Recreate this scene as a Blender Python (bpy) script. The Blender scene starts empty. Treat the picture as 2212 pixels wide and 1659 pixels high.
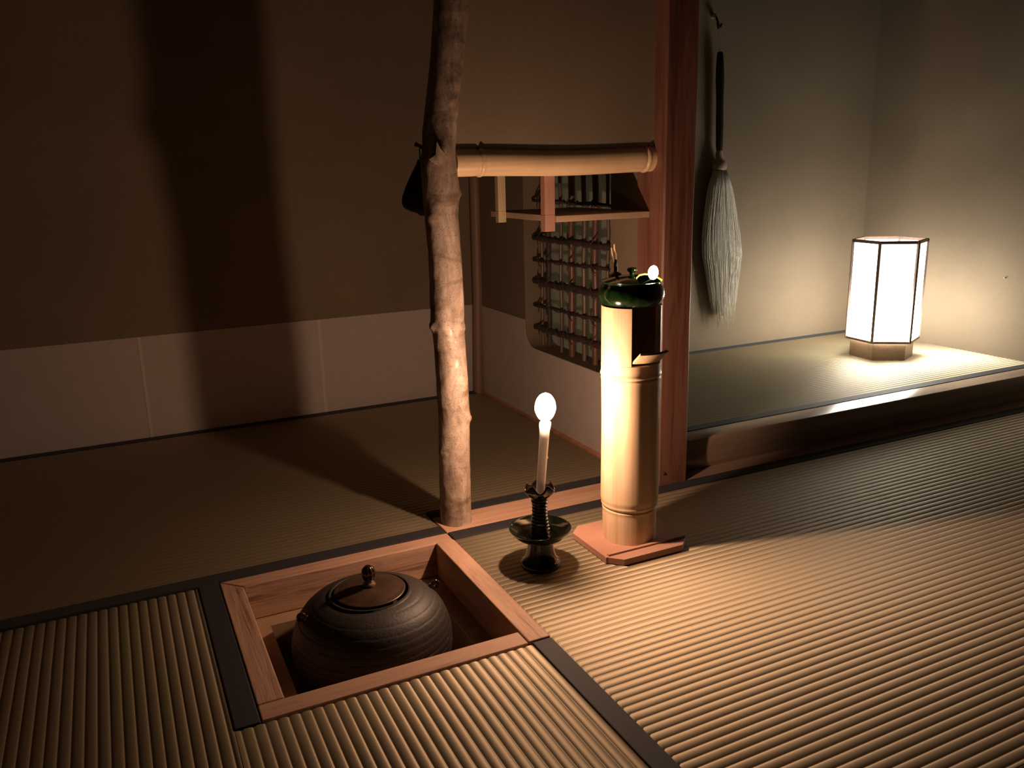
import bpy, bmesh, math, random
from math import sin, cos, pi, radians
from mathutils import Vector, Matrix

random.seed(7)
SC = bpy.context.scene
COL = SC.collection

# ------------------------------------------------------------------ camera
cam_d = bpy.data.cameras.new('camera')
cam = bpy.data.objects.new('camera', cam_d)
COL.objects.link(cam)
cam_d.sensor_fit = 'HORIZONTAL'
cam_d.sensor_width = 36.0
cam_d.lens = 36.0 * 1799.25 / 2212.0
cam_d.clip_start = 0.02
CAM = Vector((-0.52676657, -1.41001122, 0.67842661))
cam.location = CAM
cam.rotation_mode = 'XYZ'
cam.rotation_euler = (radians(75.66740719), radians(1.38134036), radians(-25.93770874))
SC.camera = cam

# ------------------------------------------------------------------ light
SC.view_settings.view_transform = 'Standard'
SC.view_settings.look = 'None'
SC.view_settings.exposure = 0.0
SC.view_settings.gamma = 1.0
SC.view_settings.use_curve_mapping = False

world = bpy.data.worlds.new('night_air')
SC.world = world
world.use_nodes = True
wb = world.node_tree.nodes['Background']
wb.inputs[0].default_value = (1.0, 0.62, 0.38, 1)
wb.inputs[1].default_value = 0.0

CANDLE_POWER = 7.7
OIL_POWER = 0.16
LANTERN_GLOW = 22.0
CANDLE_TINT = (1.0, 0.60, 0.39)


def point_light(name, loc, power, colour, size):
    d = bpy.data.lights.new(name, 'POINT')
    d.energy = power
    d.color = colour
    d.shadow_soft_size = size
    o = bpy.data.objects.new(name, d)
    COL.objects.link(o)
    o.location = loc
    return o


point_light('candle_light', (0.1095, -0.204, 0.292), CANDLE_POWER, CANDLE_TINT, 0.009)
point_light('oil_lamp_light', (0.3100, -0.2340, 0.5065), OIL_POWER, CANDLE_TINT, 0.005)


# ------------------------------------------------------------------ geometry kit
class Geo:
    def __init__(self):
        self.v, self.f = [], []

    def add(self, vs, fs):
        b = len(self.v)
        self.v += [tuple(p) for p in vs]
        self.f += [tuple(i + b for i in f) for f in fs]
        return self

    def box(self, x0, x1, y0, y1, z0, z1):
        vs = [(x0, y0, z0), (x1, y0, z0), (x1, y1, z0), (x0, y1, z0),
              (x0, y0, z1), (x1, y0, z1), (x1, y1, z1), (x0, y1, z1)]
        return self.add(vs, [(0, 3, 2, 1), (4, 5, 6, 7), (0, 1, 5, 4),
                             (1, 2, 6, 5), (2, 3, 7, 6), (3, 0, 4, 7)])

    def prism(self, poly, z0, z1):
        n = len(poly)
        vs = [(x, y, z0) for x, y in poly] + [(x, y, z1) for x, y in poly]
        fs = [tuple(range(n - 1, -1, -1)), tuple(range(n, 2 * n))]
        fs += [(i, (i + 1) % n, n + (i + 1) % n, n + i) for i in range(n)]
        return self.add(vs, fs)

    def rings(self, rings, closed=True, caps=(True, True)):
        """rings: list of equal-length point loops."""
        n = len(rings[0])
        vs = [p for r in rings for p in r]
        fs = []
        for k in range(len(rings) - 1):
            for i in range(n if closed else n - 1):
                j = (i + 1) % n
                fs.append((k * n + i, k * n + j, (k + 1) * n + j, (k + 1) * n + i))
        if caps[0]:
            fs.append(tuple(range(n - 1, -1, -1)))
        if caps[1]:
            b = (len(rings) - 1) * n
            fs.append(tuple(range(b, b + n)))
        return self.add(vs, fs)

    def lathe(self, c, prof, n=64, fn=None, a0=0.0, a1=None, caps=(True, True)):
        """prof: [(r, z)] ; fn(r, z, theta) -> (r, z) lets the profile vary round the axis."""
        full = a1 is None
        m = n if full else n + 1
        rs = []
        for r, z in prof:
            loop = []
            for i in range(m):
                t = 2 * pi * i / n if full else a0 + (a1 - a0) * i / n
                rr, zz = fn(r, z, t) if fn else (r, z)
                loop.append((c[0] + rr * cos(t), c[1] + rr * sin(t), zz + (c[2] if len(c) > 2 else 0)))
            rs.append(loop)
        return self.rings(rs, closed=full, caps=caps if full else (False, False))

    def tube(self, path, rad, n=12, caps=(True, True), twist=None):
        path = [Vector(p) for p in path]
        rad = rad if isinstance(rad, (list, tuple)) else [rad] * len(path)
        rs = []
        up = None
        for i, p in enumerate(path):
            d = (path[min(i + 1, len(path) - 1)] - path[max(i - 1, 0)]).normalized()
            if up is None:
                up = Vector((0, 0, 1)) if abs(d.z) < 0.9 else Vector((1, 0, 0))
            u = (up - d * up.dot(d)).normalized()
            w = d.cross(u)
            up = u
            rs.append([tuple(p + (u * cos(2 * pi * k / n) + w * sin(2 * pi * k / n)) * rad[i]) for k in range(n)])
        return self.rings(rs, caps=caps)

    def ball(self, c, r, n=20, m=12, sq=1.0):
        prof = [(max(1e-5, r * sin(pi * k / m)), -r * cos(pi * k / m) * sq) for k in range(m + 1)]
        return self.lathe((c[0], c[1], c[2]), prof, n)


ROOT_LOC = {}


def mesh_obj(name, g, mat, parent=None, smooth=True, bevel=0.0, seg=2, angle=40, subsurf=0, recalc=True):
    off = ROOT_LOC.get(parent.name, Vector()) if parent else Vector()
    me = bpy.data.meshes.new(name)
    me.from_pydata([(p[0] - off.x, p[1] - off.y, p[2] - off.z) for p in g.v], [], g.f)
    if recalc:
        bm = bmesh.new()
        bm.from_mesh(me)
        bmesh.ops.recalc_face_normals(bm, faces=bm.faces)
        bm.to_mesh(me)
        bm.free()
    me.materials.append(mat)
    o = bpy.data.objects.new(name, me)
    COL.objects.link(o)
    if parent:
        o.parent = parent
        ROOT_LOC[o.name] = off
    if smooth:
        me.shade_smooth()
        try:
            me.set_sharp_from_angle(angle=radians(angle))
        except Exception:
            pass
    if bevel > 0:
        b = o.modifiers.new('bevel', 'BEVEL')
        b.width = bevel
        b.segments = seg
        b.limit_method = 'ANGLE'
        b.angle_limit = radians(35)
    if subsurf:
        s = o.modifiers.new('sub', 'SUBSURF')
        s.levels = s.render_levels = subsurf
    return o


def tag(o, label, cat, group=None):
    o['label'] = label
    o['category'] = cat
    if group:
        o['group'] = group
    return o


def thing(name, label, cat, loc, group=None):
    o = bpy.data.objects.new(name, None)
    o.empty_display_size = 0.05
    COL.objects.link(o)
    o.location = loc
    ROOT_LOC[o.name] = Vector(loc)
    return tag(o, label, cat, group)


def struct(name, g, mat, **k):
    o = mesh_obj(name, g, mat, **k)
    o['kind'] = 'structure'
    return o


# ------------------------------------------------------------------ materials
def new_mat(name):
    m = bpy.data.materials.new(name)
    m.use_nodes = True
    nt = m.node_tree
    return m, nt, nt.nodes['Principled BSDF']


def N(nt, t, **kw):
    n = nt.nodes.new(t)
    for k, v in kw.items():
        setattr(n, k, v)
    return n


def tex_coords(nt, scale):
    tc = N(nt, 'ShaderNodeTexCoord')
    mp = N(nt, 'ShaderNodeMapping')
    mp.inputs['Scale'].default_value = scale
    nt.links.new(tc.outputs['Object'], mp.inputs['Vector'])
    return mp.outputs['Vector']


def noise(nt, vec, scale=1.0, detail=6, rough=0.6, dist=0.0):
    n = N(nt, 'ShaderNodeTexNoise')
    n.inputs['Scale'].default_value = scale
    n.inputs['Detail'].default_value = detail
    n.inputs['Roughness'].default_value = rough
    n.inputs['Distortion'].default_value = dist
    nt.links.new(vec, n.inputs['Vector'])
    return n.outputs['Fac']


def ramp(nt, fac, stops):
    r = N(nt, 'ShaderNodeValToRGB')
    els = r.color_ramp.elements
    while len(els) < len(stops):
        els.new(0.5)
    for e, (p, c) in zip(els, stops):
        e.position = p
        e.color = (*c, 1)
    nt.links.new(fac, r.inputs['Fac'])
    return r.outputs['Color']


def bump(nt, bs, height, strength, dist=0.001, prev=None):
    b = N(nt, 'ShaderNodeBump')
    b.inputs['Strength'].default_value = strength
    b.inputs['Distance'].default_value = dist
    nt.links.new(height, b.inputs['Height'])
    if prev:
        nt.links.new(prev, b.inputs['Normal'])
    nt.links.new(b.outputs['Normal'], bs.inputs['Normal'])
    return b.outputs['Normal']


def mixc(nt, fac, a, b, mode='MIX'):
    m = N(nt, 'ShaderNodeMix', data_type='RGBA', blend_type=mode)
    for s, v in ((0, fac), (6, a), (7, b)):
        if isinstance(v, (int, float)):
            m.inputs[s].default_value = v
        elif isinstance(v, tuple):
            m.inputs[s].default_value = (*v, 1)
        else:
            nt.links.new(v, m.inputs[s])
    return m.outputs[2]


def plain(name, col, rough=0.5, coat=0.0, metal=0.0, var=0.15, scale=60.0, bmp=0.15, spec=0.5):
    m, nt, bs = new_mat(name)
    f = noise(nt, tex_coords(nt, (1, 1, 1)), scale, 5)
    dk = tuple(c * (1 - var) for c in col)
    lt = tuple(min(1, c * (1 + var)) for c in col)
    nt.links.new(ramp(nt, f, [(0.3, dk), (0.7, lt)]), bs.inputs['Base Color'])
    bs.inputs['Roughness'].default_value = rough
    bs.inputs['Metallic'].default_value = metal
    bs.inputs['Coat Weight'].default_value = coat
    bs.inputs['Coat Roughness'].default_value = 0.12
    bs.inputs['Specular IOR Level'].default_value = spec
    if bmp:
        bump(nt, bs, f, bmp, 0.001)
    return m


def wood(name, stops, axis, fine=90.0, long=3.0, rough=0.5, coat=0.0, dist=1.2, bmp=0.2):
    m, nt, bs = new_mat(name)
    sc = [fine] * 3
    sc['xyz'.index(axis)] = long
    v = tex_coords(nt, tuple(sc))
    f = noise(nt, v, 1.0, 8, 0.6, dist)
    sc2 = [s * 0.18 for s in sc]
    f2 = noise(nt, tex_coords(nt, tuple(sc2)), 1.0, 4, 0.55, 2.2)
    add = N(nt, 'ShaderNodeMath', operation='ADD')
    mul = N(nt, 'ShaderNodeMath', operation='MULTIPLY')
    nt.links.new(f, add.inputs[0])
    nt.links.new(f2, add.inputs[1])
    nt.links.new(add.outputs[0], mul.inputs[0])
    mul.inputs[1].default_value = 0.5
    nt.links.new(ramp(nt, mul.outputs[0], stops), bs.inputs['Base Color'])
    bs.inputs['Roughness'].default_value = rough
    bs.inputs['Coat Weight'].default_value = coat
    bs.inputs['Coat Roughness'].default_value = 0.2
    bump(nt, bs, f, bmp, 0.0008)
    return m


def clay(name, col):
    m, nt, bs = new_mat(name)
    v = tex_coords(nt, (1, 1, 1))
    f1 = noise(nt, v, 3.0, 4, 0.6)
    f2 = noise(nt, v, 420.0, 3, 0.7)
    big = ramp(nt, f1, [(0.35, tuple(c * 0.92 for c in col)), (0.7, tuple(c * 1.06 for c in col))])
    sp = ramp(nt, f2, [(0.28, (0.72, 0.70, 0.66)), (0.42, (1, 1, 1))])
    nt.links.new(mixc(nt, 1.0, big, sp, 'MULTIPLY'), bs.inputs['Base Color'])
    bs.inputs['Roughness'].default_value = 0.95
    bs.inputs['Specular IOR Level'].default_value = 0.15
    bump(nt, bs, f2, 0.35, 0.0012)
    return m


SHEEN_ROUGH, SHEEN_ANISO, SHEEN_MIX = 0.72, 0.50, 0.43


def tatami(name, axis, col):
    """rush matting: warp ridges run along `axis`, rush strands cross them."""
    m, nt, bs = new_mat(name)
    k = 'xy'.index(axis)
    s1 = [70.0, 70.0, 70.0]
    s1[k] = 900.0                      # thin strands across the ridges
    f1 = noise(nt, tex_coords(nt, tuple(s1)), 1.0, 3, 0.6)
    s2 = [66.7, 66.7, 10.0]
    s2[k] = 2.2                        # slow change of tone along each ridge
    f2 = noise(nt, tex_coords(nt, tuple(s2)), 1.0, 2, 0.5)
    f3 = noise(nt, tex_coords(nt, (1, 1, 1)), 5.0, 3, 0.5)
    c1 = ramp(nt, f1, [(0.25, tuple(c * 0.80 for c in col)), (0.72, tuple(min(1, c * 1.10) for c in col))])
    c2 = ramp(nt, f2, [(0.3, (0.90, 0.95, 0.86)), (0.7, (1.04, 1.0, 1.0))])
    c3 = ramp(nt, f3, [(0.3, (0.94, 0.96, 0.92)), (0.7, (1.03, 1.0, 1.0))])
    nt.links.new(mixc(nt, 1.0, mixc(nt, 1.0, c1, c2, 'MULTIPLY'), c3, 'MULTIPLY'), bs.inputs['Base Color'])
    bs.inputs['Roughness'].default_value = 0.6
    bs.inputs['Specular IOR Level'].default_value = 0.25
    bump(nt, bs, f1, 0.35, 0.0007)
    # the rush strands are glossy fibres lying across the ridges: their sheen is
    # narrow along the strand and wide across it
    gl = N(nt, 'ShaderNodeBsdfAnisotropic')
    gl.inputs['Color'].default_value = (0.85, 0.74, 0.55, 1)
    gl.inputs['Roughness'].default_value = SHEEN_ROUGH
    gl.inputs['Anisotropy'].default_value = SHEEN_ANISO
    tg = N(nt, 'ShaderNodeCombineXYZ')
    tg.inputs[1 - k].default_value = 1.0
    nt.links.new(tg.outputs[0], gl.inputs['Tangent'])
    mx = N(nt, 'ShaderNodeMixShader')
    mx.inputs[0].default_value = SHEEN_MIX
    nt.links.new(bs.outputs[0], mx.inputs[1])
    nt.links.new(gl.outputs[0], mx.inputs[2])
    nt.links.new(mx.outputs[0], nt.nodes['Material Output'].inputs[0])
    return m


def cloth(name, col):
    m, nt, bs = new_mat(name)
    v = tex_coords(nt, (1, 1, 1))
    f = noise(nt, v, 900.0, 2, 0.5)
    nt.links.new(ramp(nt, f, [(0.3, tuple(c * 0.7 for c in col)), (0.7, tuple(c * 1.3 for c in col))]), bs.inputs['Base Color'])
    bs.inputs['Roughness'].default_value = 0.75
    bs.inputs['Sheen Weight'].default_value = 0.05
    bump(nt, bs, f, 0.3, 0.0006)
    return m


def glow(name, col, strength, clear):
    m = bpy.data.materials.new(name)
    m.use_nodes = True
    nt = m.node_tree
    nt.nodes.clear()
    out = N(nt, 'ShaderNodeOutputMaterial')
    em = N(nt, 'ShaderNodeEmission')
    em.inputs[0].default_value = (*col, 1)
    em.inputs[1].default_value = strength
    if clear:                          # a flame is lit gas: light passes through it
        ad = N(nt, 'ShaderNodeAddShader')
        tr = N(nt, 'ShaderNodeBsdfTransparent')
        nt.links.new(em.outputs[0], ad.inputs[0])
        nt.links.new(tr.outputs[0], ad.inputs[1])
        nt.links.new(ad.outputs[0], out.inputs[0])
    else:
        nt.links.new(em.outputs[0], out.inputs[0])
    return m


CLAY = (0.215, 0.168, 0.118)
M = {}
M['clay'] = clay('clay_plaster', CLAY)
M['ceiling'] = wood('ceiling_boards', [(0.3, (0.045, 0.028, 0.018)), (0.7, (0.075, 0.05, 0.032))], 'x')
M['floor'] = plain('subfloor', (0.12, 0.09, 0.06), 0.9)
M['paper'] = plain('dado_paper', (0.50, 0.435, 0.405), 0.85, var=0.05, scale=35, bmp=0.1)
M['paper2'] = plain('dado_paper_double', (0.60, 0.53, 0.47), 0.85, var=0.04, scale=35, bmp=0.1)
RUSH = (0.215, 0.183, 0.124)
M['tatami_x'] = tatami('rush_along_x', 'x', RUSH)
M['tatami_y'] = tatami('rush_along_y', 'y', RUSH)
M['heri'] = cloth('border_cloth', (0.012, 0.011, 0.016))
M['heri_blue'] = cloth('alcove_border_cloth', (0.022, 0.027, 0.036))
M['straw'] = plain('mat_core', (0.30, 0.22, 0.11), 0.9)
M['cedar_x'] = wood('cedar_x', [(0.30, (0.30, 0.155, 0.10)), (0.5, (0.53, 0.325, 0.225)), (0.8, (0.60, 0.38, 0.26))], 'x', rough=0.5)
M['hearth_x'] = wood('hearth_wood_x', [(0.33, (0.14, 0.065, 0.042)), (0.43, (0.37, 0.215, 0.145)), (0.55, (0.47, 0.29, 0.195)), (0.72, (0.36, 0.19, 0.125))], 'x', fine=95, long=7, rough=0.7, bmp=1.0, dist=1.8)
M['hearth_y'] = wood('hearth_wood_y', [(0.33, (0.14, 0.065, 0.042)), (0.43, (0.37, 0.215, 0.145)), (0.55, (0.47, 0.29, 0.195)), (0.72, (0.36, 0.19, 0.125))], 'y', fine=95, long=7, rough=0.7, bmp=1.0, dist=1.8)
M['red_wood_z'] = wood('red_pine_z', [(0.36, (0.105, 0.040, 0.027)), (0.5, (0.195, 0.088, 0.060)), (0.66, (0.24, 0.115, 0.080))], 'z', fine=42, long=2.6, rough=0.48, coat=0.08, dist=2.0)
M['red_wood_x'] = wood('red_pine_x', [(0.32, (0.26, 0.10, 0.06)), (0.5, (0.46, 0.21, 0.12)), (0.7, (0.56, 0.29, 0.17))], 'x', fine=50, long=1.4, rough=0.32, coat=0.35)
M['beam_x'] = wood('smooth_beam', [(0.32, (0.26, 0.175, 0.13)), (0.5, (0.36, 0.255, 0.195)), (0.7, (0.41, 0.30, 0.235))], 'x', fine=50, long=1.2, rough=0.25, coat=0.5, bmp=0.06)
M['post_z'] = wood('cedar_post_z', [(0.32, (0.20, 0.115, 0.08)), (0.6, (0.30, 0.185, 0.13))], 'z', fine=60, long=2)
M['shelf_x'] = wood('shelf_wood', [(0.3, (0.36, 0.24, 0.155)), (0.7, (0.50, 0.35, 0.235))], 'x', fine=70, long=2.5)
M['hanger_z'] = wood('hanger_wood', [(0.3, (0.34, 0.175, 0.125)), (0.7, (0.44, 0.245, 0.175))], 'z', fine=90, long=3)
M['hanger_pale'] = wood('pale_hanger_wood', [(0.3, (0.44, 0.34, 0.20)), (0.7, (0.56, 0.45, 0.27))], 'z', fine=90, long=3)
M['clay_pit'] = plain('hearth_clay', (0.33, 0.215, 0.125), 0.9, var=0.12, scale=20, bmp=0.3)
M['ash'] = plain('ash', (0.16, 0.13, 0.11), 0.95, var=0.25, scale=80, bmp=0.6)
M['iron'] = plain('cast_iron', (0.030, 0.0235, 0.019), 0.55, var=0.35, scale=240, bmp=0.5)
M['bronze'] = plain('brown_bronze', (0.075, 0.043, 0.027), 0.40, metal=0.35, var=0.3, scale=26, bmp=0.12)
M['bronze_dark'] = plain('dark_bronze', (0.035, 0.018, 0.012), 0.18, metal=0.3, coat=0.6, var=0.2)
M['bronze_ring'] = plain('pale_bronze', (0.30, 0.19, 0.12), 0.3, metal=0.6)
M['oribe'] = plain('green_black_glaze', (0.0035, 0.0060, 0.0030), 0.14, coat=0.8, var=0.7, scale=70, bmp=0.1)
M['oribe_brown'] = plain('brown_black_glaze', (0.009, 0.0065, 0.0045), 0.15, coat=0.8, var=0.7, scale=60, bmp=0.1)
M['oribe_lit'] = plain('flame_lit_green_glaze', (0.33, 0.42, 0.05), 0.2, coat=0.6, var=0.2)  # lid rim's green, paled so the flame's glow is painted in
M['oribe_green'] = plain('bottle_green_glaze', (0.0045, 0.0170, 0.0040), 0.13, coat=0.8, var=0.8, scale=90, bmp=0.1)
M['black_peg'] = plain('dark_peg', (0.012, 0.009, 0.007), 0.5)
M['pouch'] = cloth('dark_green_cloth', (0.009, 0.012, 0.008))
M['cord'] = plain('straw_cord', (0.42, 0.30, 0.20), 0.8)
M['hair'] = plain('white_hair', (0.62, 0.58, 0.50), 0.55, var=0.3, scale=300)
M['handle'] = plain('black_lacquer_handle', (0.010, 0.008, 0.007), 0.4, var=0.4, scale=200, bmp=0.4)
M['knot'] = plain('braided_cord', (0.30, 0.20, 0.14), 0.8, var=0.3, scale=400, bmp=0.6)
M['lamp_wood'] = wood('lamp_base_wood', [(0.3, (0.26, 0.17, 0.10)), (0.7, (0.40, 0.28, 0.17))], 'x', fine=60, long=4)
M['lamp_frame'] = plain('lamp_frame_wood', (0.20, 0.13, 0.10), 0.5)
M['lamp_paper'] = glow('lit_lantern_paper', (1.0, 0.93, 0.80), LANTERN_GLOW, False)


def bulb_falloff():
    """the bulb sits low inside the lantern, so its paper is brightest near the foot"""
    nt = M['lamp_paper'].node_tree
    em = next(n for n in nt.nodes if n.type == 'EMISSION')
    tc = N(nt, 'ShaderNodeTexCoord')
    sp = N(nt, 'ShaderNodeSeparateXYZ')
    nt.links.new(tc.outputs['Object'], sp.inputs[0])
    mr = N(nt, 'ShaderNodeMapRange')
    mr.inputs['From Min'].default_value = 0.08
    mr.inputs['From Max'].default_value = 0.27
    mr.interpolation_type = 'SMOOTHSTEP'
    mr.inputs['To Min'].default_value = LANTERN_GLOW * 1.9
    mr.inputs['To Max'].default_value = LANTERN_GLOW * 0.25
    nt.links.new(sp.outputs[2], mr.inputs['Value'])
    nt.links.new(mr.outputs[0], em.inputs[1])


bulb_falloff()
M['flame'] = glow('flame_gas', (1.0, 0.80, 0.48), 9.0, True)
M['straw_wick'] = plain('pale_wick_straw', (0.72, 0.55, 0.30), 0.6)
M['wick'] = plain('burnt_wick', (0.01, 0.008, 0.006), 0.9)
M['board'] = wood('lamp_stand_board', [(0.3, (0.40, 0.205, 0.140)), (0.7, (0.48, 0.265, 0.185))], 'x', fine=60, long=3, rough=0.6)
M['screen'] = None


def bamboo_mat(name, axis, streak=1.0):
    m, nt, bs = new_mat(name)
    sc = [70.0] * 3
    sc['xyz'.index(axis)] = 1.5
    f = noise(nt, tex_coords(nt, tuple(sc)), 1.0, 6, 0.65, 0.3)
    f2 = noise(nt, tex_coords(nt, (1, 1, 1)), 14.0, 4, 0.6)
    a = ramp(nt, f, [(0.32, (0.54, 0.36, 0.205)), (0.5, (0.67, 0.49, 0.305)), (0.72, (0.74, 0.56, 0.37))])
    b = ramp(nt, f2, [(0.3, (0.92, 0.88, 0.82)), (0.6, (1, 1, 1))])
    nt.links.new(mixc(nt, 1.0, a, b, 'MULTIPLY'), bs.inputs['Base Color'])
    bs.inputs['Roughness'].default_value = 0.45
    bs.inputs['Coat Weight'].default_value = 0.14
    bs.inputs['Coat Roughness'].default_value = 0.2
    bump(nt, bs, f, 0.05, 0.0006)
    return m


M['bamboo_z'] = bamboo_mat('bamboo_z', 'z')
M['bamboo_x'] = bamboo_mat('bamboo_x', 'x')
M['bamboo_in'] = plain('bamboo_inner', (0.10, 0.06, 0.03), 0.8)
M['bamboo_skin'] = bamboo_mat('bamboo_flap_skin', 'z')


def bark_mat():
    m, nt, bs = new_mat('pale_bark')
    v = tex_coords(nt, (1, 1, 1))
    f1 = noise(nt, tex_coords(nt, (1, 1, 0.45)), 26.0, 8, 0.68, 0.6)
    f2 = noise(nt, v, 330.0, 4, 0.7)
    f3 = noise(nt, tex_coords(nt, (1, 1, 3.0)), 9.0, 5, 0.6, 0.5)
    a = ramp(nt, f1, [(0.32, (0.125, 0.088, 0.064)), (0.46, (0.26, 0.192, 0.145)), (0.62, (0.41, 0.32, 0.25))])
    b = ramp(nt, f2, [(0.34, (0.35, 0.32, 0.29)), (0.43, (1, 1, 1))])
    c = ramp(nt, f3, [(0.34, (0.50, 0.46, 0.40)), (0.50, (1, 1, 1))])
    col = mixc(nt, 1.0, mixc(nt, 1.0, a, b, 'MULTIPLY'), c, 'MULTIPLY')
    nt.links.new(col, bs.inputs['Base Color'])
    bs.inputs['Roughness'].default_value = 0.62
    f4 = noise(nt, tex_coords(nt, (1, 1, 0.7)), 34.0, 5, 0.65)
    w = N(nt, 'ShaderNodeMapRange')
    w.inputs['From Min'].default_value = 0.48
    w.inputs['From Max'].default_value = 0.62
    w.inputs['To Max'].default_value = 0.45
    nt.links.new(f4, w.inputs['Value'])
    nt.links.new(w.outputs[0], bs.inputs['Coat Weight'])
    bs.inputs['Coat Roughness'].default_value = 0.28
    n1 = bump(nt, bs, f1, 0.35, 0.003)
    bump(nt, bs, f2, 0.3, 0.0012, n1)
    return m


M['bark'] = bark_mat()


def wax_mat():
    m, nt, bs = new_mat('candle_wax')
    f = noise(nt, tex_coords(nt, (1, 1, 1)), 40.0, 3)
    nt.links.new(ramp(nt, f, [(0.3, (0.94, 0.92, 0.90)), (0.7, (0.97, 0.96, 0.95))]), bs.inputs['Base Color'])
    bs.inputs['Roughness'].default_value = 0.4
    bs.inputs['Subsurface Weight'].default_value = 0.85
    bs.inputs['Subsurface Radius'].default_value = (1.0, 0.95, 0.9)
    bs.inputs['Subsurface Scale'].default_value = 0.025
    return m


M['wax'] = wax_mat()


def screen_mat():
    m, nt, bs = new_mat('screen_paper')
    f = noise(nt, tex_coords(nt, (1, 1, 1)), 50.0, 5)
    col = ramp(nt, f, [(0.3, (0.40, 0.39, 0.32)), (0.7, (0.47, 0.46, 0.38))])
    nt.links.new(col, bs.inputs['Base Color'])
    bs.inputs['Roughness'].default_value = 0.9
    tr = N(nt, 'ShaderNodeBsdfTranslucent')
    nt.links.new(col, tr.inputs[0])
    mx = N(nt, 'ShaderNodeMixShader')
    mx.inputs[0].default_value = 0.55
    nt.links.new(bs.outputs[0], mx.inputs[1])
    nt.links.new(tr.outputs[0], mx.inputs[2])
    nt.links.new(mx.outputs[0], nt.nodes['Material Output'].inputs[0])
    return m


M['screen'] = screen_mat()
M['reed'] = wood('reed_skin', [(0.3, (0.085, 0.060, 0.045)), (0.7, (0.20, 0.135, 0.095))], 'z', fine=120, long=6, rough=0.35)
M['reed_red'] = wood('reddish_reed_skin', [(0.3, (0.10, 0.045, 0.032)), (0.7, (0.19, 0.090, 0.062))], 'z', fine=120, long=6, rough=0.4)
M['twig'] = wood('dark_vine', [(0.3, (0.025, 0.017, 0.016)), (0.7, (0.070, 0.048, 0.043))], 'y', fine=200, long=30, rough=0.7, bmp=0.6)
M['twig_z'] = wood('dark_vine_upright', [(0.3, (0.03, 0.02, 0.02)), (0.7, (0.085, 0.055, 0.05))], 'z', fine=200, long=30, rough=0.7, bmp=0.6)

# ------------------------------------------------------------------ the room
BACK = 0.9725          # far wall of the host's place
PX = 0.5024            # partition wall, host's side
PX2 = 0.5755           # partition wall, alcove side
AB = 0.811             # alcove back wall
AR = 1.9785            # alcove right wall
AZ = 0.0726            # alcove floor height
LX, FY, CZ = -1.45, -2.9, 1.95

g = Geo()
for (x0, x1, y0, y1) in ((LX, -0.424, FY, BACK), (0.0, AR, FY, BACK), (-0.424, 0.0, FY, -0.424), (-0.424, 0.0, 0.0, BACK)):
    g.box(x0, x1, y0, y1, -0.09, -0.055)
struct('floor', g, M['floor'], smooth=False)
struct('ceiling', Geo().box(LX - 0.06, AR + 0.06, FY - 0.06, BACK + 0.06, CZ, CZ + 0.04), M['ceiling'], smooth=False)
struct('wall_back', Geo().box(LX - 0.06, PX2, BACK, BACK + 0.06, -0.09, CZ), M['clay'], smooth=False)
struct('wall_left', Geo().box(LX - 0.06, LX, FY - 0.06, BACK, -0.09, CZ), M['clay'], smooth=False)
struct('wall_right', Geo().box(AR, AR + 0.06, FY - 0.06, AB + 0.06, -0.09, CZ), M['clay'], smooth=False)
struct('wall_alcove', Geo().box(PX2, AR, AB, AB + 0.06, -0.055, CZ), M['clay'], smooth=False)

# partition wall with a rounded window opening
WY0, WY1, WZ0, WZ1, WR = 0.205, 0.642, 0.2045, 0.86, 0.055


def window_outline(y0, y1, z0, z1, r, k=8):
    pts = []
    for cy, cz, a in ((y1 - r, z1 - r, 0), (y0 + r, z1 - r, 90), (y0 + r, z0 + r, 180), (y1 - r, z0 + r, 270)):
        for i in range(k + 1):
            t = radians(a + 90 * i / k)
            pts.append((cy + r * cos(t), cz + r * sin(t)))
    return pts


wo = window_outline(WY0, WY1, WZ0, WZ1, WR)
P0, P1, Q0, Q1 = 0.0985, BACK, -0.055, CZ


def outer_point(y, z):
    """matching point on the wall's rectangle for a window outline point (radial from centre)."""
    cy, cz = (WY0 + WY1) / 2, (WZ0 + WZ1) / 2
    dy, dz = y - cy, z - cz
    s = 1e9
    if dy > 1e-9: s = min(s, (P1 - cy) / dy)
    if dy < -1e-9: s = min(s, (P0 - cy) / dy)
    if dz > 1e-9: s = min(s, (Q1 - cz) / dz)
    if dz < -1e-9: s = min(s, (Q0 - cz) / dz)
    return cy + dy * s, cz + dz * s


# insert outline samples at the rectangle's corners so the wall stays square
cy_, cz_ = (WY0 + WY1) / 2, (WZ0 + WZ1) / 2


def angle_of(y, z):
    return math.atan2(z - cz_, y - cy_)


def outline_hit(a):
    best = None
    d = (cos(a), sin(a))
    for i in range(len(wo)):
        (ya, za), (yb, zb) = wo[i], wo[(i + 1) % len(wo)]
        ey, ez = yb - ya, zb - za
        den = d[0] * ez - d[1] * ey
        if abs(den) < 1e-12: continue
        t = ((ya - cy_) * ez - (za - cz_) * ey) / den
        u = ((ya - cy_) * d[1] - (za - cz_) * d[0]) / den
        if t > 0 and -1e-6 <= u <= 1 + 1e-6:
            best = (cy_ + d[0] * t, cz_ + d[1] * t)
    return best


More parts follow.
